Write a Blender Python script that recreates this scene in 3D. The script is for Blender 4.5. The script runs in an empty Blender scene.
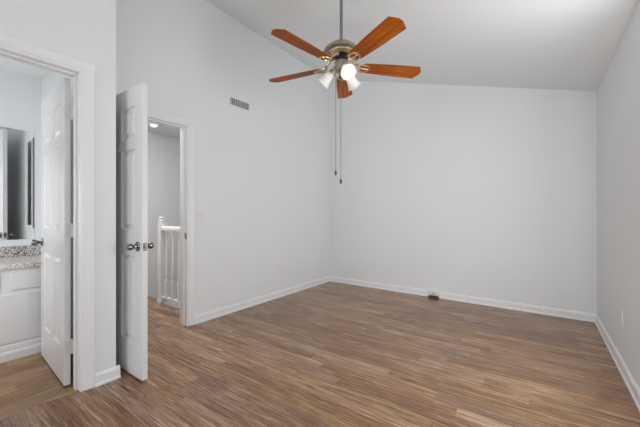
import bpy, bmesh, math, random
from mathutils import Vector, Matrix
random.seed(7)
S = bpy.context.scene
COL = S.collection
R = math.radians

# ------------------------------------------------------------------ camera, sky, lights, exposure
H = 1.14
cam = bpy.data.cameras.new('camera'); cam_o = bpy.data.objects.new('camera', cam); COL.objects.link(cam_o)
cam.sensor_width = 36; cam.sensor_fit = 'HORIZONTAL'; cam.lens = 312 / 640 * 36
cam.shift_y = 0.5 / 640; cam.clip_start = 0.02
cam_o.location = (0, 0, H); cam_o.rotation_euler = (R(90), 0, R(35.2))
S.camera = cam_o

W = bpy.data.worlds.new('sky'); S.world = W; W.use_nodes = True
W.node_tree.nodes['Background'].inputs[0].default_value = (0.86, 0.93, 1.0, 1)
W.node_tree.nodes['Background'].inputs[1].default_value = 0.2

def area(name, loc, rot, sx, sy, watts, col):
    l = bpy.data.lights.new(name, 'AREA'); l.shape = 'RECTANGLE'; l.size = sx; l.size_y = sy
    l.energy = watts; l.color = col
    o = bpy.data.objects.new(name, l); COL.objects.link(o); o.location = loc; o.rotation_euler = rot
    return o
# daylight through the side window and the rear window, plus added fill lights
area('side_window_daylight', (0.66, 1.80, 1.20), (R(97), 0, R(50)), 1.10, 1.5, 46, (0.955, 0.977, 1.0))
area('near_fill_light', (0.66, -1.5, 1.4), (0, R(105), 0), 1.5, 1.8, 20, (0.955, 0.977, 1.0))  # added fill light, shining in through an opening made for it
area('rear_window_daylight', (-1.6, -3.75, 1.40), (R(115), 0, 0), 1.3, 1.6, 46, (0.955, 0.977, 1.0))
area('bathroom_fill_light', (-2.60, -0.40, 1.25), (0, R(90), 0), 1.0, 0.7, 13.5, (0.97, 0.98, 1.0))  # no fixture here: area light added to brighten the vanity front
area('landing_fill_light', (-3.7, 1.70, 2.40), (0, R(10), 0), 0.6, 0.22, 21, (1.0, 0.975, 0.95))  # fill light added under the landing ceiling, not daylight

S.view_settings.view_transform = 'Standard'; S.view_settings.look = 'None'
S.view_settings.gamma = 1; S.view_settings.exposure = 0.07
S.view_settings.use_curve_mapping = False

# ------------------------------------------------------------------ materials
def mat(name, col, rough=0.5, metal=0.0, bump=0.0, bscale=200, coat=0.0, spec=0.5, trans=0.0):
    m = bpy.data.materials.new(name); m.use_nodes = True
    nt = m.node_tree; b = nt.nodes['Principled BSDF']
    b.inputs['Base Color'].default_value = (*col, 1); b.inputs['Roughness'].default_value = rough
    b.inputs['Metallic'].default_value = metal; b.inputs['Specular IOR Level'].default_value = spec
    b.inputs['Coat Weight'].default_value = coat; b.inputs['Transmission Weight'].default_value = trans
    tc = nt.nodes.new('ShaderNodeTexCoord'); n = nt.nodes.new('ShaderNodeTexNoise')
    n.inputs['Scale'].default_value = bscale; n.inputs['Detail'].default_value = 3
    nt.links.new(tc.outputs['Object'], n.inputs['Vector'])
    bp = nt.nodes.new('ShaderNodeBump'); bp.inputs['Strength'].default_value = bump; bp.inputs['Distance'].default_value = 0.002
    nt.links.new(n.outputs['Fac'], bp.inputs['Height']); nt.links.new(bp.outputs['Normal'], b.inputs['Normal'])
    return m

M = {}
M['wall'] = mat('wall_paint', (0.868, 0.882, 0.89), 0.6, bump=0.15, bscale=260, spec=0.3)
M['ceiling'] = mat('ceiling_paint', (0.885, 0.905, 0.912), 0.85, bump=0.15, bscale=180, spec=0.2)
M['trim'] = mat('trim_paint', (0.90, 0.90, 0.91), 0.38, bump=0.0)
M['door'] = mat('door_paint', (0.89, 0.89, 0.90), 0.28, bump=0.0)
M['plastic'] = mat('white_plastic', (0.86, 0.86, 0.85), 0.35)
M['pewter'] = mat('dark_pewter', (0.24, 0.235, 0.23), 0.2, 1.0)
M['steel'] = mat('brushed_steel', (0.80, 0.80, 0.80), 0.4, 0.2)
M['nickel'] = mat('antique_nickel', (0.43, 0.39, 0.32), 0.36, 1.0)
M['brass'] = mat('pale_brass', (0.72, 0.60, 0.42), 0.28, 1.0)
M['rod'] = mat('grey_rod', (0.30, 0.30, 0.30), 0.4, 1.0)
M['dark'] = mat('dark_gap', (0.02, 0.018, 0.015), 0.7)
M['chain'] = mat('chain_metal', (0.26, 0.26, 0.26), 0.45, 0.8)
M['black'] = mat('black_plastic', (0.012, 0.012, 0.012), 0.35)
M['brownblock'] = mat('dark_brown_wood', (0.07, 0.028, 0.015), 0.5)
M['mirror'] = mat('mirror_glass', (0.90, 0.91, 0.91), 0.02, 1.0)
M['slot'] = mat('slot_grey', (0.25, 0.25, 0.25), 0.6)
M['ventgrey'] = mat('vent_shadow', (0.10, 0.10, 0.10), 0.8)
M['vent'] = mat('vent_grey', (0.50, 0.50, 0.49), 0.5)

def wood_floor(name, rot, ramp_cols, rough, h, L_, contrast, ph=(0, 0, 0)):
    """laminate: strips h wide and about L_ long with random butt joints, grain that breaks at every joint"""
    m = bpy.data.materials.new(name); m.use_nodes = True
    nt = m.node_tree; L = nt.links.new; N = nt.nodes.new; b = nt.nodes['Principled BSDF']
    tc = N('ShaderNodeTexCoord'); mp = N('ShaderNodeMapping'); mp.inputs['Rotation'].default_value = (0, 0, rot)
    mp.inputs['Location'].default_value = ph
    L(tc.outputs['Object'], mp.inputs['Vector'])
    sx = N('ShaderNodeSeparateXYZ'); L(mp.outputs['Vector'], sx.inputs[0]); X, Y = sx.outputs[0], sx.outputs[1]
    def mth(op, a, bb=0.0, c=0.0):
        k = N('ShaderNodeMath'); k.operation = op
        for i, v in enumerate((a, bb, c)):
            if isinstance(v, (int, float)): k.inputs[i].default_value = v
            else: L(v, k.inputs[i])
        return k.outputs[0]
    def white(x, y):
        c = N('ShaderNodeCombineXYZ'); w = N('ShaderNodeTexWhiteNoise'); w.noise_dimensions = '2D'
        for i, v in enumerate((x, y)):
            if isinstance(v, (int, float)): c.inputs[i].default_value = v
            else: L(v, c.inputs[i])
        L(c.outputs[0], w.inputs['Vector']); return w
    yr = mth('DIVIDE', Y, h); row = mth('FLOOR', yr); fy = mth('FRACT', yr)
    off = mth('MULTIPLY', white(row, 3.3).outputs['Value'], 7.0)
    xr = mth('ADD', mth('DIVIDE', X, L_), off); cell = mth('FLOOR', xr); fx = mth('FRACT', xr)
    rnd = white(cell, row)
    # thin joint lines: every third strip edge is a true plank seam
    ey = mth('MULTIPLY', mth('MINIMUM', fy, mth('SUBTRACT', 1.0, fy)), h)
    ex = mth('MULTIPLY', mth('MINIMUM', fx, mth('SUBTRACT', 1.0, fx)), L_)
    seam = mth('MAXIMUM', mth('LESS_THAN', ey, 0.0011), mth('LESS_THAN', ex, 0.0011))
    add = N('ShaderNodeVectorMath'); add.operation = 'MULTIPLY_ADD'
    L(rnd.outputs['Color'], add.inputs[0]); add.inputs[1].default_value = (17, 9, 5); L(mp.outputs['Vector'], add.inputs[2])
    def noise(detail, kx, ky, dist):
        q = N('ShaderNodeMapping'); q.inputs['Scale'].default_value = (kx, ky, 1); L(add.outputs[0], q.inputs['Vector'])
        n = N('ShaderNodeTexNoise'); n.inputs['Scale'].default_value = 1; n.inputs['Detail'].default_value = detail
        n.inputs['Distortion'].default_value = dist; L(q.outputs['Vector'], n.inputs['Vector']); return n.outputs['Fac']
    g1 = noise(5, 2.6, 75, 0.9); g2 = noise(3, 7, 170, 0.3); g3 = noise(2, 1.6, 16, 1.8); g4 = noise(2, 9, 30, 2.0)
    f = mth('MULTIPLY', mth('SUBTRACT', g1, 0.5), 1.15)
    f = mth('ADD', f, mth('MULTIPLY', mth('SUBTRACT', g3, 0.5), 0.40))
    f = mth('ADD', f, mth('MULTIPLY', mth('SUBTRACT', g2, 0.5), 0.95))
    f = mth('ADD', f, mth('MULTIPLY', mth('SUBTRACT', g4, 0.5), 0.30))
    f = mth('ADD', f, mth('MULTIPLY', mth('SUBTRACT', rnd.outputs['Value'], 0.5), 0.25))
    f = mth('MULTIPLY_ADD', f, contrast, 0.5)
    ramp = N('ShaderNodeValToRGB'); e = ramp.color_ramp.elements
    e[0].position = 0.12; e[0].color = (*ramp_cols[0], 1); e[1].position = 0.88; e[1].color = (*ramp_cols[2], 1)
    k = e.new(0.5); k.color = (*ramp_cols[1], 1)
    L(f, ramp.inputs['Fac'])
    # a little hue drift from strip to strip
    hs = N('ShaderNodeHueSaturation'); L(ramp.outputs['Color'], hs.inputs['Color'])
    sc = N('ShaderNodeSeparateColor'); L(rnd.outputs['Color'], sc.inputs[0])
    L(mth('MULTIPLY_ADD', sc.outputs[1], 0.008, 0.497), hs.inputs['Hue'])
    L(mth('MULTIPLY_ADD', sc.outputs[2], 0.18, 0.97), hs.inputs['Saturation'])
    mx = N('ShaderNodeMix'); mx.data_type = 'RGBA'; mx.blend_type = 'MULTIPLY'
    L(mth('MULTIPLY', seam, 0.5), mx.inputs['Factor']); L(hs.outputs['Color'], mx.inputs['A']); mx.inputs['B'].default_value = (0.25, 0.18, 0.14, 1)
    L(mx.outputs['Result'], b.inputs['Base Color'])
    L(mth('MULTIPLY_ADD', g1, 0.12, rough - 0.05), b.inputs['Roughness'])
    b.inputs['Specular IOR Level'].default_value = 0.5
    bp = N('ShaderNodeBump'); bp.inputs['Strength'].default_value = 0.10; bp.inputs['Distance'].default_value = 0.002
    L(g2, bp.inputs['Height']); L(bp.outputs['Normal'], b.inputs['Normal'])
    return m
M['floor'] = wood_floor('oak_laminate', 0, ((0.10, 0.045, 0.023), (0.30, 0.172, 0.098), (0.57, 0.39, 0.265)), 0.25, 0.0945, 0.95, 0.95, (0.3, 0.02, 0))
M['bathfloor'] = wood_floor('bath_laminate', R(90), ((0.12, 0.06, 0.025), (0.34, 0.20, 0.10), (0.57, 0.39, 0.22)), 0.30, 0.098, 1.1, 1.0, (0.1, 0.02, 0))

def blade_wood():
    m = bpy.data.materials.new('cherry_blade'); m.use_nodes = True; nt = m.node_tree; b = nt.nodes['Principled BSDF']
    tc = nt.nodes.new('ShaderNodeTexCoord'); mp = nt.nodes.new('ShaderNodeMapping'); mp.inputs['Scale'].default_value = (3, 60, 5)
    n = nt.nodes.new('ShaderNodeTexNoise'); n.inputs['Detail'].default_value = 4; n.inputs['Scale'].default_value = 1; n.inputs['Distortion'].default_value = 0.4
    r = nt.nodes.new('ShaderNodeValToRGB'); e = r.color_ramp.elements
    e[0].position = 0.3; e[0].color = (0.20, 0.038, 0.004, 1); e[1].position = 0.72; e[1].color = (0.52, 0.14, 0.014, 1)
    L = nt.links.new; L(tc.outputs['Object'], mp.inputs[0]); L(mp.outputs[0], n.inputs['Vector']); L(n.outputs['Fac'], r.inputs[0]); L(r.outputs[0], b.inputs['Base Color'])
    b.inputs['Roughness'].default_value = 0.5; b.inputs['Specular IOR Level'].default_value = 0.12
    return m
M['blade'] = blade_wood()

def granite(name, dark, mid, light, p1, p2, rough=0.12, coat=1.0):
    m = bpy.data.materials.new(name); m.use_nodes = True; nt = m.node_tree; b = nt.nodes['Principled BSDF']; L = nt.links.new
    tc = nt.nodes.new('ShaderNodeTexCoord')
    v = nt.nodes.new('ShaderNodeTexVoronoi'); v.inputs['Scale'].default_value = 150; L(tc.outputs['Object'], v.inputs['Vector'])
    n = nt.nodes.new('ShaderNodeTexNoise'); n.inputs['Scale'].default_value = 70; n.inputs['Detail'].default_value = 3; L(tc.outputs['Object'], n.inputs['Vector'])
    sp = nt.nodes.new('ShaderNodeSeparateColor'); L(v.outputs['Color'], sp.inputs[0])
    a = nt.nodes.new('ShaderNodeMath'); a.operation = 'ADD'; L(sp.outputs[0], a.inputs[0]); L(n.outputs['Fac'], a.inputs[1])
    r = nt.nodes.new('ShaderNodeValToRGB'); e = r.color_ramp.elements; r.color_ramp.interpolation = 'CONSTANT'
    e[0].position = 0; e[0].color = (*dark, 1); e[1].position = p1; e[1].color = (*mid, 1)
    k = e.new(p2); k.color = (*light, 1)
    mr = nt.nodes.new('ShaderNodeMath'); mr.operation = 'MULTIPLY'; mr.inputs[1].default_value = 1.0
    L(a.outputs[0], mr.inputs[0]); L(mr.outputs[0], r.inputs[0]); L(r.outputs[0], b.inputs['Base Color'])
    b.inputs['Roughness'].default_value = rough; b.inputs['Coat Weight'].default_value = coat; b.inputs['Coat Roughness'].default_value = 0.05; b.inputs['Coat IOR'].default_value = 1.7
    return m
M['granite'] = granite('granite', (0.015, 0.015, 0.016), (0.24, 0.225, 0.21), (0.68, 0.65, 0.62), 0.68, 0.88)
M['pale_granite'] = granite('pale_granite', (0.12, 0.11, 0.10), (0.45, 0.42, 0.39), (0.80, 0.75, 0.69), 0.58, 0.70, 0.4, 0.0)

def shade_glass():
    m = bpy.data.materials.new('frosted_glass'); m.use_nodes = True; nt = m.node_tree; L = nt.links.new
    out = nt.nodes['Material Output']; b = nt.nodes['Principled BSDF']
    b.inputs['Base Color'].default_value = (0.95, 0.94, 0.92, 1); b.inputs['Roughness'].default_value = 0.35
    t = nt.nodes.new('ShaderNodeBsdfTranslucent'); t.inputs[0].default_value = (0.95, 0.93, 0.89, 1)
    mx = nt.nodes.new('ShaderNodeMixShader'); mx.inputs[0].default_value = 0.22
    L(b.outputs[0], mx.inputs[1]); L(t.outputs[0], mx.inputs[2]); L(mx.outputs[0], out.inputs[0])
    return m
M['shade'] = shade_glass()
def emit(name, col, st):
    m = bpy.data.materials.new(name); m.use_nodes = True; b = m.node_tree.nodes['Principled BSDF']
    b.inputs['Base Color'].default_value = (0.9, 0.9, 0.9, 1)
    b.inputs['Emission Color'].default_value = (*col, 1); b.inputs['Emission Strength'].default_value = st
    return m
M['bulb'] = emit('bulb_glow', (1.0, 0.90, 0.82), 3.5)
M['ceilinglamp'] = emit('landing_lamp_glow', (1.0, 0.98, 0.95), 0.9)

# ------------------------------------------------------------------ helpers
def box(bm, a, b, mtx=None):
    x0, y0, z0 = a; x1, y1, z1 = b
    v = [Vector(p) for p in ((x0,y0,z0),(x1,y0,z0),(x1,y1,z0),(x0,y1,z0),(x0,y0,z1),(x1,y0,z1),(x1,y1,z1),(x0,y1,z1))]
    if mtx: v = [mtx @ p for p in v]
    v = [bm.verts.new(p) for p in v]
    for f in ((3,2,1,0),(4,5,6,7),(0,1,5,4),(1,2,6,5),(2,3,7,6),(3,0,4,7)): bm.faces.new([v[i] for i in f])
def prism(bm, pts, axis_vec, mtx=None):
    """closed polygon pts (3-D) swept along axis_vec"""
    a = [Vector(p) for p in pts]; b = [p + Vector(axis_vec) for p in a]
    if mtx: a = [mtx @ p for p in a]; b = [mtx @ p for p in b]
    a = [bm.verts.new(p) for p in a]; b = [bm.verts.new(p) for p in b]
    bm.faces.new(a); bm.faces.new(list(reversed(b))); n = len(a)
    for i in range(n): bm.faces.new((a[i], b[i], b[(i+1) % n], a[(i+1) % n]))
def lathe(bm, prof, seg=32, mtx=None, cap=True):
    """prof: (r, z) along local z"""
    rings = []
    for r, z in prof:
        ring = []
        for i in range(seg):
            t = 2*math.pi*i/seg; p = Vector((r*math.cos(t), r*math.sin(t), z))
            ring.append(bm.verts.new(mtx @ p if mtx else p))
        rings.append(ring)
    for a, b in zip(rings, rings[1:]):
        for i in range(seg): bm.faces.new((a[i], a[(i+1) % seg], b[(i+1) % seg], b[i]))
    if cap:
        bm.faces.new(list(reversed(rings[0]))); bm.faces.new(rings[-1])
def tube(bm, pts, r, seg=10):
    pts = [Vector(p) for p in pts]; rings = []
    for i, p in enumerate(pts):
        d = (pts[min(i+1, len(pts)-1)] - pts[max(i-1, 0)]).normalized()
        up = Vector((0,0,1)) if abs(d.z) < 0.95 else Vector((1,0,0))
        u = d.cross(up).normalized(); w = d.cross(u).normalized()
        rr = r[i] if isinstance(r, (list, tuple)) else r
        rings.append([bm.verts.new(p + rr*(math.cos(2*math.pi*k/seg)*u + math.sin(2*math.pi*k/seg)*w)) for k in range(seg)])
    for a, b in zip(rings, rings[1:]):
        for k in range(seg): bm.faces.new((a[k], a[(k+1) % seg], b[(k+1) % seg], b[k]))
    bm.faces.new(rings[0]); bm.faces.new(list(reversed(rings[-1])))
def obj(name, bm, m, parent=None, smooth=False, bevel=0.0):
    bmesh.ops.recalc_face_normals(bm, faces=bm.faces)
    me = bpy.data.meshes.new(name); bm.to_mesh(me); bm.free(); me.materials.append(m)
    if smooth:
        for p in me.polygons: p.use_smooth = True
        me.set_sharp_from_angle(angle=R(40))
    o = bpy.data.objects.new(name, me); COL.objects.link(o)
    if parent: o.parent = parent
    if bevel:
        b = o.modifiers.new('bevel', 'BEVEL'); b.width = bevel; b.segments = 2; b.limit_method = 'ANGLE'; b.angle_limit = R(40)
    return o
def tag(o, label, cat, group=None):
    o['label'] = label; o['category'] = cat
    if group: o['group'] = group
    return o
def thing(name, label, cat, loc=(0,0,0), rot=(0,0,0), group=None):
    o = bpy.data.objects.new(name, None); COL.objects.link(o); o.location = loc; o.rotation_euler = rot
    o.empty_display_size = 0.1
    return tag(o, label, cat, group)
def struct(name, bm, m, bevel=0.0, label=None, cat=None):
    o = obj(name, bm, m, bevel=bevel); o['kind'] = 'structure'
    if label: tag(o, label, cat)
    return o
NB = bmesh.new

# ------------------------------------------------------------------ the room: dimensions
XL, XR = -2.93, 0.49            # left and right wall faces
YBL, YBR = 4.436, 4.368         # back wall face at its left and right ends (slightly out of square)
YR = -3.5                       # rear wall face, behind the camera
XB, XBi = -2.41, -2.53          # bathroom wall, bedroom face and bathroom face
YC = 0.955                      # where the bathroom wall ends
YS = 0.915                      # bathroom side wall face
XM = -3.95                      # bathroom mirror wall face
XH = -5.08                      # landing far wall face
YE = 2.16                       # landing floor edge at the stairwell
E0, E1, EH = 1.068, 1.822, 2.045   # entry opening
B0, B1, BH = -0.02, 0.762, 2.062    # bathroom opening
def zc(x): return 2.43 + 0.2925 * (XR - x)     # sloped ceiling
ZC = 2.44
T = 0.12

# floors
bm = NB()
box(bm, (XB-0.03, YR-0.1, -0.02), (XR+0.1, YC, 0)); box(bm, (XL-T, YC, -0.02), (XR+0.1, YBL+0.1, 0))
box(bm, (XH-0.1, YC, -0.02), (XL-T, YE, 0))
struct('floor', bm, M['floor'])
bm = NB(); box(bm, (XM-0.1, -1.2, -0.02), (XB-0.03, YS+0.03, 0)); struct('floor_bathroom', bm, M['bathfloor'])
bm = NB(); box(bm, (XH-0.1, YE-0.04, -0.28), (XL-T, YE, -0.02)); struct('trim_landing_edge', bm, M['trim'])
bm = NB(); box(bm, (XH-0.1, YE-0.04, -2.72), (XL-T, 4.3, -2.70)); struct('floor_stairwell', bm, M['floor'])
# ceilings
bm = NB()
prism(bm, [(XL-T, YR-0.1, zc(XL-T)), (XR+T, YR-0.1, zc(XR+T)), (XR+T, YR-0.1, zc(XR+T)+0.1), (XL-T, YR-0.1, zc(XL-T)+0.1)], (0, YBL+0.2-YR, 0))
struct('ceiling', bm, M['ceiling'])
bm = NB(); box(bm, (XM-0.1, -1.2, ZC), (XBi, YS+0.03, ZC+0.06)); struct('ceiling_bathroom', bm, M['ceiling'])
bm = NB(); box(bm, (XH-0.1, YS+0.03, ZC), (XL-T, 4.3, ZC+0.06)); struct('ceiling_hall', bm, M['ceiling'])
# walls
def wall_x(name, x0, x1, y0, y1, z0, ztop, holes=()):
    """wall slab between x0 and x1, running along y; holes: (ya, yb, za, zb)"""
    bm = NB(); y = y0
    tp = lambda xx: ztop(xx) if callable(ztop) else ztop
    def seg(ya, yb, za, zb=None):
        za0 = za
        top0, top1 = (tp(x0), tp(x1)) if zb is None else (zb, zb)
        prism(bm, [(x0, ya, za0), (x1, ya, za0), (x1, ya, top1), (x0, ya, top0)], (0, yb-ya, 0))
    for ya, yb, za, zb in holes:
        seg(y, ya, z0)
        if za > z0: seg(ya, yb, z0, za)
        seg(ya, yb, zb); y = yb
    seg(y, y1, z0)
    return struct(name, bm, M['wall'])
wall_x('wall_left', XL-T, XL, YC, YBL+0.1, 0, zc, [(E0, E1, 0, EH)])
wall_x('wall_bathroom', XBi, XB, YR, YC, 0, zc, [(B0, B1, 0, BH)])
WIN = (1.25, 2.48, 0.5, 2.2)
FILL_WIN = (-2.45, -0.55, 0.5, 2.2)  # opening added to let the near fill light in
wall_x('wall_right', XR, XR+T, YR-0.1, YBL+0.1, 0, zc, [FILL_WIN, WIN])
bm = NB()   # back wall
prism(bm, [(XL-T, YBL+0.002, 0), (XR+T, YBR-0.002, 0), (XR+T, YBR-0.002, zc(XR+T)), (XL-T, YBL+0.002, zc(XL-T))], (0, 0.12, 0))
struct('wall_back', bm, M['wall'])
bm = NB()   # rear wall with its window, behind the camera
w0, w1, wz0, wz1 = -2.3, -0.9, 0.5, 2.25
for xa, xb, za, zb in ((XB, w0, 0, None), (w1, XR, 0, None), (w0, w1, 0, wz0), (w0, w1, wz1, None)):
    prism(bm, [(xa, YR-0.12, za), (xb, YR-0.12, za), (xb, YR-0.12, zb or zc(xb)), (xa, YR-0.12, zb or zc(xa))], (0, 0.12, 0))
struct('wall_rear', bm, M['wall'])
# short return beside the entry, its bathroom side and the landing side
bm = NB()
prism(bm, [(XL-T, YS, 0), (XBi, YS, 0), (XBi, YS, zc(XBi)), (XL-T, YS, zc(XL-T))], (0, YC-YS, 0))
box(bm, (XH-0.1, YS, 0), (XL-T, YC, ZC+0.06))
struct('wall_return', bm, M['wall'])
bm = NB(); box(bm, (XM-0.1, -1.2, 0), (XM, YS, ZC)); struct('wall_bathroom_far', bm, M['wall'])
bm = NB(); box(bm, (XM-0.1, -1.3, 0), (XBi, -1.2, ZC)); struct('wall_bathroom_near', bm, M['wall'])
bm = NB(); box(bm, (XH-0.1, YC, -2.7), (XH, 4.3, ZC)); struct('wall_hall_far', bm, M['wall'])
bm = NB(); box(bm, (XH-0.1, 4.3, -2.7), (XL-T, 4.4, ZC)); box(bm, (XH-0.1, YE-0.06, -2.7), (XL-T, YE-0.04, -0.02))
box(bm, (XL-T, YE-0.06, -2.7), (XL-T+0.1, 4.4, -0.02)); struct('wall_stairwell', bm, M['wall'])

# window frames behind the camera (sash bars and casing)
def window(name, pts_fn, a0, a1, z0, z1):
    bm = NB(); f = 0.05
    for u0, u1, v0, v1 in ((a0-0.06, a1+0.06, z0-0.06, z0), (a0-0.06, a1+0.06, z1, z1+0.06), (a0-0.06, a0, z0, z1), (a1, a1+0.06, z0, z1)):
        box(bm, *pts_fn(u0, u1, v0, v1, 0))
    m = (a0+a1)/2; zz = (z0+z1)/2
    for u0, u1, v0, v1 in ((a0, a1, z0, z0+f), (a0, a1, z1-f, z1), (a0, a0+f, z0+f, z1-f), (a1-f, a1, z0+f, z1-f), (m-f/2, m+f/2, z0+f, z1-f), (a0+f, m-f/2, zz-0.02, zz+0.02), (m+f/2, a1-f, zz-0.02, zz+0.02)):
        box(bm, *pts_fn(u0, u1, v0, v1, 1))
    struct(name, bm, M['trim'])
window('window_1', lambda u0, u1, v0, v1, k: (((XR-0.015, u0, v0), (XR, u1, v1)) if k == 0 else ((XR+0.05, u0, v0), (XR+0.09, u1, v1))), *WIN)
window('added_window', lambda u0, u1, v0, v1, k: (((XR-0.015, u0, v0), (XR, u1, v1)) if k == 0 else ((XR+0.05, u0, v0), (XR+0.09, u1, v1))), *FILL_WIN)  # frame of the unseen window added for the near fill light
window('window_2', lambda u0, u1, v0, v1, k: (((u0, YR, v0), (u1, YR+0.015, v1)) if k == 0 else ((u0, YR-0.09, v0), (u1, YR-0.05, v1))), w0, w1, wz0, wz1)

# baseboards: an ogee-topped board with a shoe strip; profile (distance from the wall, height)
BB = [(0, 0), (0.022, 0), (0.021, 0.010), (0.014, 0.020), (0.013, 0.066), (0.010, 0.074), (0.006, 0.082), (0, 0.085)]
def baseboard(name, runs, m='trim'):
    bm = NB()
    for p, q, nrm in runs:
        p = Vector((*p, 0)); q = Vector((*q, 0)); nn = Vector((*nrm, 0)).normalized()
        prism(bm, [p + nn*d + Vector((0,0,h)) for d, h in BB], q - p)
    return struct(name, bm, M[m])
CW = 0.062   # casing width
baseboard('baseboard_left', [((XL, E1+CW+0.002), (XL, YBL), (1, 0))], 'wall')
baseboard('baseboard_back', [((XL, YBL), (XR, YBR), (-(YBL-YBR), -(XR-XL)))])
baseboard('baseboard_right', [((XR, YR), (XR, YBR), (-1, 0))])
baseboard('baseboard_bathroom', [((XB, B1+CW+0.002), (XB, YC+0.022), (1, 0)), ((XB, YC), (XL+0.02, YC), (0, 1))])
baseboard('baseboard_hall', [((XH, YC), (XH, YE), (1, 0))])

# casings and jambs
CP = [(0, 0), (CW, 0), (CW, 0.012), (CW-0.010, 0.016), (CW-0.030, 0.012), (0.005, 0.008), (0, 0.005)]   # (away from opening, out of wall)
def casing(name, xf, sgn, y0, y1, zt, parts=('l', 'r', 'h')):
    bm = NB()
    if 'r' in parts: prism(bm, [(xf + sgn*o, y1 + 0.004 + a, 0) for a, o in CP], (0, 0, zt + 0.004))
    if 'l' in parts: prism(bm, [(xf + sgn*o, y0 - 0.004 - a, 0) for a, o in CP], (0, 0, zt + 0.004))
    if 'h' in parts:
        e = CW + 0.004
        prism(bm, [(xf + sgn*o, y0 - e, zt + 0.004 + a) for a, o in CP], (0, y1 - y0 + 2*e, 0))
    return struct(name, bm, M['trim'])
casing('trim_1', XL, 1, E0-0.01, E1, EH, ('r', 'h'))
casing('trim_2', XB, 1, B0, B1, BH)
casing('trim_3', XL-T, -1, E0, E1, EH, ('r', 'h'))
def jamb(name, x0, x1, y0, y1, zt, stop_x, leg=True):
    bm = NB(); t = 0.018; e = 0.002
    box(bm, (x0-e, y0, 0), (x1+e, y0+t, zt)); box(bm, (x0-e, y1-t, 0), (x1+e, y1, zt)); box(bm, (x0-e, y0+t, zt-t), (x1+e, y1-t, zt))
    s0, s1 = stop_x
    box(bm, (s0, y0+t, 0), (s1, y0+t+0.011, zt-t)); box(bm, (s0, y1-t-0.011, 0), (s1, y1-t, zt-t)); box(bm, (s0, y0+t+0.011, zt-t-0.011), (s1, y1-t-0.011, zt-t))
    return struct(name, bm, M['trim'])
jamb('trim_4', XL-T, XL, E0-0.015, E1+0.004, EH+0.004, (XL-0.075, XL-0.04))
jamb('trim_5', XBi, XB, B0-0.004, B1+0.004, BH+0.004, (XB-0.08, XB-0.045))

# ------------------------------------------------------------------ six-panel doors
def door_leaf(bm, w, h, t):
    st, mu = 0.108, 0.098
    pw = (w - 2*st - mu)/2
    xs = [0, st, st+pw, st+pw+mu, w-st, w]
    zs = [0, 0.235, 0.835, 1.015, 1.585, 1.665, 1.885, h]
    for side in (0, 1):
        y = t if side else 0.0; s = -1 if side else 1        # s: into the leaf
        P = lambda x, d, z: bm.verts.new((x, y + s*d, z))
        for i in range(5):
            for j in range(7):
                x0, x1, z0, z1 = xs[i], xs[i+1], zs[j], zs[j+1]
                if i in (1, 3) and j in (1, 3, 5):
                    prev = None
                    for ins, d in ((0, 0), (0.002, 0.004), (0.010, 0.013), (0.020, 0.013), (0.040, 0.003)):
                        r = [P(x0+ins, d, z0+ins), P(x1-ins, d, z0+ins), P(x1-ins, d, z1-ins), P(x0+ins, d, z1-ins)]
                        if prev:
                            for k in range(4): bm.faces.new((prev[k], prev[(k+1) % 4], r[(k+1) % 4], r[k]))
                        prev = r
                    bm.faces.new(prev)
                else:
                    bm.faces.new((P(x0, 0, z0), P(x1, 0, z0), P(x1, 0, z1), P(x0, 0, z1)))
    for a, b in (((0, 0), (0, h)), ((w, 0), (w, h))):
        bm.faces.new([bm.verts.new(p) for p in ((a[0], 0, a[1]), (a[0], t, a[1]), (b[0], t, b[1]), (b[0], 0, b[1]))])
    for z in (0, h):
        bm.faces.new([bm.verts.new(p) for p in ((0, 0, z), (w, 0, z), (w, t, z), (0, t, z))])
    bmesh.ops.remove_doubles(bm, verts=bm.verts, dist=1e-5)
KNOB = [(0.000, 0), (0.033, 0), (0.034, 0.003), (0.031, 0.007), (0.022, 0.010), (0.013, 0.013), (0.0115, 0.026), (0.014, 0.029),
        (0.0195, 0.033), (0.0225, 0.040), (0.0230, 0.056), (0.0215, 0.062), (0.016, 0.066), (0.000, 0.067)]
def door(name, label, loc, rz, w, h, t, hinge_z, hinge_in):
    d = thing(name, label, 'door', loc, (0, 0, rz)); d['kind'] = 'structure'
    bm = NB(); door_leaf(bm, w, h, t); obj('door_leaf', bm, M['door'], d)
    for y, ang in ((t, -90), (0.0, 90)):
        bm = NB(); lathe(bm, KNOB, 28, Matrix.Translation((w-0.062, y, 0.905)) @ Matrix.Rotation(R(ang), 4, 'X'), cap=False)
        obj('door_handle', bm, M['pewter'], d, smooth=True)['label'] = 'dark pewter round knob'
    bm = NB(); box(bm, (w-0.0005, t/2-0.0125, 0.877), (w+0.0015, t/2+0.0125, 0.933)); box(bm, (w+0.0015, t/2-0.006, 0.895), (w+0.010, t/2+0.006, 0.915))
    obj('latch_plate', bm, M['pewter'], d)
    for z in hinge_z:
        bm = NB()
        box(bm, (-0.0022, 0.002, z-0.045), (0.0, t-0.003, z+0.045))
        if hinge_in: box(bm, (-0.040, -0.0105, z-0.045), (-0.006, -0.0085, z+0.045))
        yk = -0.006 if hinge_in else t+0.006
        lathe(bm, [(0.0065, z-0.047), (0.0065, z+0.047)], 12, Matrix.Translation((-0.004, yk, 0)))
        for dz in (-0.03, 0.0, 0.03):
            lathe(bm, [(0.004, 0), (0.004, 0.001)], 10, Matrix.Translation((-0.0032, t*0.4 + (0.006 if dz == 0 else -0.004), z+dz)) @ Matrix.Rotation(R(90), 4, 'Y'))
        obj('hinge', bm, M['steel'], d, smooth=True)['label'] = 'steel butt hinge'
    return d
d1 = door('door_1', 'white six-panel bathroom door standing open beside the vanity', (-2.546, 0.737, 0.012), R(175.8), 0.735, 2.025, 0.033, (1.80, 1.02, 0.25), True)
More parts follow.
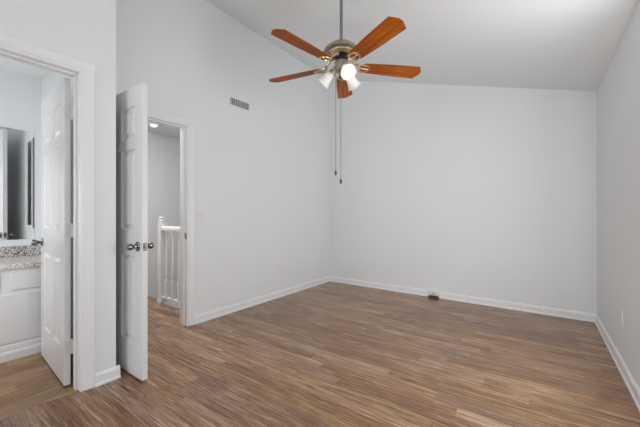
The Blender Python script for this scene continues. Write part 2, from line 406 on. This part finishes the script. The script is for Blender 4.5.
d2 = door('door_2', 'white six-panel bedroom door standing open into the room by the landing', (-2.924, 1.030, 0.012), 0, 0.728, 2.018, 0.035, (1.80, 1.02, 0.25), False)
# the small white safety hook on the entry door
bm = NB(); box(bm, (0.366, -0.006, 1.585), (0.402, 0.0, 1.650)); box(bm, (0.372, -0.020, 1.592), (0.396, -0.006, 1.600)); box(bm, (0.372, -0.020, 1.600), (0.396, -0.016, 1.622))
obj('hook', bm, M['plastic'], d2, bevel=0.0015)['label'] = 'small white hook'
# strike plate on the entry jamb
bm = NB(); box(bm, (XL-0.032, E1-0.0165, 0.885), (XL-0.004, E1-0.0142, 0.945)); o = obj('strike_plate', bm, M['pewter'])
tag(o, 'small dark strike plate on the white jamb of the landing doorway', 'strike plate')

# ------------------------------------------------------------------ bathroom
XV = -3.40
v = thing('bathroom_vanity', 'white bathroom vanity cabinet under the granite worktop', 'vanity', (XV, -0.2, 0))
y0, y1 = -0.45+0.2, YS-0.004+0.2       # in the vanity's own frame
D = XM + 0.004 - XV
bm = NB(); box(bm, (D, y0, 0.0), (0, y1, 0.706)); obj('cabinet_body', bm, M['trim'], v, bevel=0.002)
bm = NB()
prism(bm, [(0.0, y0, 0.0), (0.034, y0, 0.0), (0.034, y0, 0.052), (0.030, y0, 0.064), (0.016, y0, 0.068), (0.016, y0, 0.106), (0.008, y0, 0.116), (0.0, y0, 0.120)], (0, y1-y0, 0))
obj('base_moulding', bm, M['trim'], v)
for nm, spans, za, zb in (('drawer', ((-0.16, 0.22), (0.28, 0.54), (0.60, 0.868)), 0.540, 0.678), ('cabinet_door', ((-0.16, 0.30), (0.36, 0.868)), 0.128, 0.508)):
    for ya, yb in spans:
        bm = NB(); box(bm, (0.0005, ya+0.2, za), (0.012, yb+0.2, zb))
        obj(nm, bm, M['trim'], v, bevel=0.004)
c = thing('countertop', 'speckled granite worktop with backsplash below the mirror', 'worktop', (XV, -0.2, 0.708))
bm = NB(); box(bm, (D, y0, 0), (0.028, y1, 0.042)); obj('worktop_slab', bm, M['pale_granite'], c, bevel=0.004)
bm = NB(); box(bm, (D, y0, 0.043), (D+0.02, y1, 0.138)); obj('backsplash', bm, M['granite'], c, bevel=0.002)
bm = NB(); box(bm, (XM+0.001, -0.35, 0.905), (XM+0.006, 0.862, 1.922)); o = obj('wall_mirror', bm, M['mirror'])
tag(o, 'large frameless mirror on the bathroom wall above the granite backsplash', 'mirror')
mc = thing('medicine_cabinet', 'narrow white framed cabinet with a mirror pane, reflected at the right of the mirror', 'cabinet', (-3.56, YS-0.001, 0.995))
bm = NB()
for p, q in (((-0.13, -0.012, 0), (-0.10, 0, 0.925)), ((0.09, -0.012, 0), (0.14, 0, 0.925)), ((-0.10, -0.012, 0), (0.09, 0, 0.03)), ((-0.10, -0.012, 0.895), (0.09, 0, 0.925))): box(bm, p, q)
obj('frame', bm, M['trim'], mc)
bm = NB(); box(bm, (-0.10, -0.006, 0.03), (0.09, 0.0, 0.895)); obj('mirror_pane', bm, M['mirror'], mc)
bm = NB(); box(bm, (-0.138, -0.010, 0.01), (-0.13, 0.0, 0.915)); obj('shadow_strip', bm, M['slot'], mc)  # shade of the gap beside the frame, put in as a grey strip

# ------------------------------------------------------------------ landing
g = thing('stair_railing', 'white wooden stair railing with newel post seen through the doorway', 'railing', (-3.965, 2.10, 0))
bm = NB()
box(bm, (-0.036, -0.036, 0), (0.036, 0.036, 1.045)); box(bm, (-0.043, -0.043, 0), (0.043, 0.043, 0.05)); obj('newel_post', bm, M['trim'], g, bevel=0.004)
bm = NB()
lathe(bm, [(0.030, 1.045), (0.042, 1.050), (0.043, 1.060), (0.030, 1.066), (0.018, 1.072), (0.022, 1.079), (0.034, 1.086), (0.036, 1.094), (0.028, 1.102), (0.010, 1.107)], 24); obj('finial', bm, M['trim'], g, smooth=True)
bm = NB(); xe = XL-T-0.002+3.965
prism(bm, [(0.036, -0.030, 0.930), (0.036, 0.030, 0.930), (0.036, 0.032, 0.960), (0.036, 0.024, 0.980), (0.036, 0.0, 0.988), (0.036, -0.024, 0.980), (0.036, -0.032, 0.960)], (xe-0.036, 0, 0)); obj('handrail', bm, M['trim'], g)
bm = NB(); box(bm, (0.036, -0.022, 0.072), (xe, 0.022, 0.094)); obj('bottom_rail', bm, M['trim'], g, bevel=0.002)
bm = NB(); box(bm, (0.050, -0.012, 0.0), (xe, 0.055, 0.022)); obj('curb', bm, M['trim'], g)
bal = None
for k in range(6):
    x = 0.125 + 0.142*k
    if bal is None:
        bm = NB(); box(bm, (-0.020, -0.020, 0.094), (0.020, 0.020, 0.31))
        lathe(bm, [(0.019, 0.31), (0.014, 0.325), (0.020, 0.345), (0.019, 0.40), (0.015, 0.60), (0.013, 0.78), (0.012, 0.932)], 14)
        bal = obj('baluster', bm, M['trim'], g, smooth=True); o = bal
    else:
        o = bal.copy(); COL.objects.link(o); o.parent = g
    o.location = (x, 0, 0)
sd = thing('ceiling_light', 'small round white light on the ceiling of the landing', 'ceiling light', (-4.58, 2.31, ZC))
bm = NB(); lathe(bm, [(0.052, -0.012), (0.066, -0.012), (0.070, -0.006), (0.072, 0.0), (0.052, 0.0)], 32, cap=False); obj('trim_ring', bm, M['plastic'], sd, smooth=True)
bm = NB(); lathe(bm, [(0.0, -0.040), (0.022, -0.038), (0.042, -0.026), (0.052, -0.010), (0.0, -0.008)], 28, cap=False); obj('diffuser', bm, M['ceilinglamp'], sd, smooth=True)

# ------------------------------------------------------------------ wall fittings
vn = thing('air_vent', 'small slatted air vent high on the left wall', 'air vent', (XL, 2.492, 2.452))
bm = NB(); hw, hh = 0.152, 0.050
for a, b in (((0, -hw, -hh), (0.006, hw, -hh+0.010)), ((0, -hw, hh-0.010), (0.006, hw, hh)), ((0, -hw, -hh+0.010), (0.006, -hw+0.010, hh-0.010)), ((0, hw-0.010, -hh+0.010), (0.006, hw, hh-0.010))): box(bm, a, b)
obj('frame', bm, M['plastic'], vn)
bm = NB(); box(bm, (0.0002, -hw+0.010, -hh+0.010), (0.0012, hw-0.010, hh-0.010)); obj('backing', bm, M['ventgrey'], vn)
bm = NB()
for k in range(9):
    y = -hw + 0.026 + k*(2*hw-0.052)/8
    box(bm, (0.0014, -0.0085, -hh+0.010), (0.0026, 0.0085, hh-0.010), Matrix.Translation((0.003, y, 0)) @ Matrix.Rotation(R(-12), 4, 'Z'))
obj('slats', bm, M['vent'], vn)

sw = thing('light_switch', 'white double light switch on the wall right of the landing doorway', 'light switch', (XL, 1.948, 1.128))
bm = NB(); box(bm, (0, -0.058, -0.058), (0.006, 0.058, 0.058)); obj('cover_plate', bm, M['plastic'], sw, bevel=0.003)
for y in (-0.023, 0.023):
    bm = NB(); box(bm, (0.006, y-0.006, -0.013), (0.0065, y+0.006, 0.013)); box(bm, (0.006, y-0.0045, -0.004), (0.018, y+0.0045, 0.010), None)
    obj('toggle', bm, M['plastic'], sw)
def outlet(label, loc, rz):
    t = thing('wall_outlet', label, 'power outlet', loc, (0, 0, rz))   # faces local +x
    bm = NB(); box(bm, (0, -0.035, -0.058), (0.005, 0.035, 0.058)); obj('cover_plate', bm, M['plastic'], t, bevel=0.002)
    for z in (-0.02, 0.02):
        bm = NB(); lathe(bm, [(0.0165, 0.005), (0.0165, 0.007)], 20, Matrix.Translation((0, 0, z)) @ Matrix.Rotation(R(90), 4, 'Y'))
        s = obj('socket', bm, M['plastic'], t)
        bm = NB()
        for y, hgt in ((-0.006, 0.0045), (0.006, 0.0035)): box(bm, (0.007, y-0.0012, z+0.002-hgt), (0.0074, y+0.0012, z+0.002+hgt))
        obj('slot', bm, M['slot'], s)
    return t
outlet('white power outlet low on the left wall near the back corner', (XL, 3.228, 0.372), 0)
outlet('white power outlet low on the right wall', (XR, 3.14, 0.385), math.pi)
ang = math.atan2(YBR-YBL, XR-XL)
yb = lambda x: YBL + (YBR-YBL)*(x-XL)/(XR-XL)
jb = thing('jack_box', 'small white jack box on the baseboard of the back wall', 'jack box', (-1.185, yb(-1.185)-0.0145, 0.0), (0, 0, ang))
bm = NB(); box(bm, (-0.062, -0.030, 0.034), (0.062, 0.0, 0.094)); obj('cover', bm, M['plastic'], jb, bevel=0.004)
bm = NB(); box(bm, (-0.008, -0.0315, 0.050), (0.008, -0.0300, 0.066)); obj('port', bm, M['slot'], jb)
bl = thing('door_stop_block', 'little dark brown block on the floor under the white jack box', 'block', (-1.178, yb(-1.178)-0.060, 0.0), (0, 0, ang))
bm = NB(); box(bm, (-0.060, -0.035, 0.0), (0.060, 0.020, 0.030)); obj('block_body', bm, M['brownblock'], bl, bevel=0.003)

# ------------------------------------------------------------------ ceiling fan
FX, FY, FZ = -1.280, 2.105, 2.305           # blade plane centre
fan = thing('ceiling_fan', 'five-blade ceiling fan with cherry wood blades and three lit glass shades', 'ceiling fan', (FX, FY, 0))
ztop = zc(FX)
bm = NB(); lathe(bm, [(0.020, ztop-0.085), (0.040, ztop-0.080), (0.060, ztop-0.055), (0.068, ztop-0.02), (0.068, ztop+0.012)], 32); obj('canopy', bm, M['nickel'], fan, smooth=True)
bm = NB(); lathe(bm, [(0.0125, 2.48), (0.0125, ztop-0.08)], 20); obj('downrod', bm, M['rod'], fan, smooth=True)
bm = NB(); lathe(bm, [(0.0, 2.486), (0.020, 2.486), (0.026, 2.481), (0.060, 2.477), (0.098, 2.463), (0.126, 2.440), (0.139, 2.420), (0.139, 2.410), (0.130, 2.402), (0.0, 2.402)], 48, cap=False)
obj('motor_housing', bm, M['nickel'], fan, smooth=True)
bm = NB(); lathe(bm, [(0.112, 2.403), (0.110, 2.394), (0.096, 2.389), (0.090, 2.384), (0.076, 2.381), (0.062, 2.381), (0.060, 2.396)], 48, cap=False)
obj('trim_ring', bm, M['brass'], fan, smooth=True)
bm = NB(); lathe(bm, [(0.0, 2.396), (0.058, 2.396), (0.056, 2.372), (0.046, 2.366), (0.034, 2.356), (0.034, 2.343), (0.0, 2.343)], 32, cap=False)
obj('flywheel', bm, M['dark'], fan, smooth=True)
bm = NB(); lathe(bm, [(0.0, 2.346), (0.036, 2.346), (0.050, 2.340), (0.054, 2.325), (0.050, 2.300), (0.047, 2.285), (0.050, 2.276), (0.044, 2.262), (0.028, 2.250), (0.012, 2.242), (0.0, 2.240)], 36, cap=False)
obj('switch_housing', bm, M['nickel'], fan, smooth=True)
# blades and irons: built once along local +x, copied round
PITCH = R(-12)
def blade_mesh():
    bm = NB(); L0, L1 = 0.158, 0.668
    out = []
    for k in range(9):                       # rounded root
        t = math.pi/2 + math.pi*k/8
        out.append((L0 + 0.04 + 0.045*math.cos(t), 0.054*math.sin(t)))
    out += [(0.40, -0.067), (L1-0.034, -0.073), (L1-0.030, -0.070), (L1-0.002, -0.022), (L1, -0.016), (L1, 0.016), (L1-0.002, 0.022), (L1-0.030, 0.070), (L1-0.034, 0.073), (0.40, 0.067)]
    prism(bm, [(x, y, -0.003) for x, y in out], (0, 0, 0.006))
    return bm
def iron_mesh():
    bm = NB()
    tube(bm, [(0.058, 0, 2.372-FZ), (0.085, 0, 2.366-FZ), (0.115, 0, 0.030), (0.140, 0, 0.004), (0.165, 0, -0.007), (0.232, 0, -0.007)], [0.013, 0.012, 0.010, 0.009, 0.006, 0.004], 10)
    for s in (-1, 1):                        # the scrolled side arms under the blade root
        tube(bm, [(0.118, 0, 0.026), (0.132, s*0.022, 0.008), (0.152, s*0.036, -0.006), (0.185, s*0.040, -0.007), (0.212, s*0.030, -0.007), (0.232, s*0.010, -0.007), (0.222, s*0.002, -0.007), (0.205, s*0.010, -0.007)], [0.007, 0.007, 0.006, 0.006, 0.005, 0.005, 0.004, 0.003], 8)
    for x, y in ((0.168, 0.040), (0.168, -0.040), (0.232, 0.0)):
        lathe(bm, [(0.008, -0.0125), (0.008, -0.004)], 12, Matrix.Translation((x, y, 0)))
    return bm
iron0 = blade0 = None
for k in range(5):
    a = 0.799 + 2*math.pi*k/5
    if k == 0:
        iron = iron0 = obj('blade_iron', iron_mesh(), M['brass'], fan, smooth=True)
        blade = blade0 = obj('blade', blade_mesh(), M['blade'], fan, bevel=0.0015)
    else:
        iron = iron0.copy(); blade = blade0.copy()
        for o in (iron, blade): COL.objects.link(o); o.parent = fan
    mtx = Matrix.Translation((0, 0, FZ)) @ Matrix.Rotation(a, 4, 'Z') @ Matrix.Rotation(PITCH, 4, 'X')
    blade.matrix_local = mtx
    iron.matrix_local = mtx
# light kit: three arms, shades and bulbs
cam_yaw = R(35.2)
SH = [(0.021, 0.000), (0.024, 0.006), (0.030, 0.022), (0.037, 0.050), (0.043, 0.078), (0.051, 0.100), (0.060, 0.118),
      (0.057, 0.118), (0.048, 0.099), (0.040, 0.077), (0.034, 0.050), (0.027, 0.023), (0.021, 0.008), (0.018, 0.003)]
for k, az in enumerate((-74, 160, 42)):
    t = R(az) + cam_yaw; dx, dy = math.cos(t), math.sin(t); tilt = R(47)      # from straight down
    dirv = Vector((dx*math.sin(tilt), dy*math.sin(tilt), -math.cos(tilt)))
    neck = Vector((dx*0.072, dy*0.072, 2.268))
    bm = NB(); tube(bm, [(dx*0.040, dy*0.040, 2.300), (dx*0.062, dy*0.062, 2.304), (dx*0.072, dy*0.072, 2.290), neck], [0.010, 0.010, 0.010, 0.011], 12)
    q = dirv.to_track_quat('Z', 'Y').to_matrix().to_4x4()
    lathe(bm, [(0.012, -0.014), (0.024, -0.008), (0.027, 0.004), (0.027, 0.020), (0.024, 0.022)], 24, Matrix.Translation(neck) @ q)
    obj('lamp_arm', bm, M['nickel'], fan, smooth=True)
    bm = NB(); lathe(bm, SH, 36, Matrix.Identity(4), cap=False)
    sh = obj('lamp_shade', bm, M['shade'], fan, smooth=True); sh.matrix_local = Matrix.Translation(neck) @ q
    bm = NB(); lathe(bm, [(0.0, 0.018), (0.012, 0.020), (0.013, 0.040), (0.021, 0.060), (0.024, 0.074), (0.021, 0.088), (0.012, 0.097), (0.0, 0.099)], 20, cap=False)
    obj('bulb', bm, M['bulb'], sh, smooth=True)
# pull chains
fr = Vector((math.cos(cam_yaw), math.sin(cam_yaw), 0))
for off, zb in ((-0.043, 1.458), (-0.003, 1.390)):
    p = fr*off
    bm = NB(); tube(bm, [(p.x, p.y, 2.275), (p.x, p.y, 1.9), (p.x, p.y, zb+0.02)], 0.0022, 6)
    c = obj('pull_chain', bm, M['chain'], fan)
    bm = NB(); lathe(bm, [(0.002, zb+0.026), (0.007, zb+0.022), (0.009, zb), (0.006, zb-0.012)], 14, Matrix.Translation((p.x, p.y, 0)))
    obj('pendant', bm, M['black'], c, smooth=True)
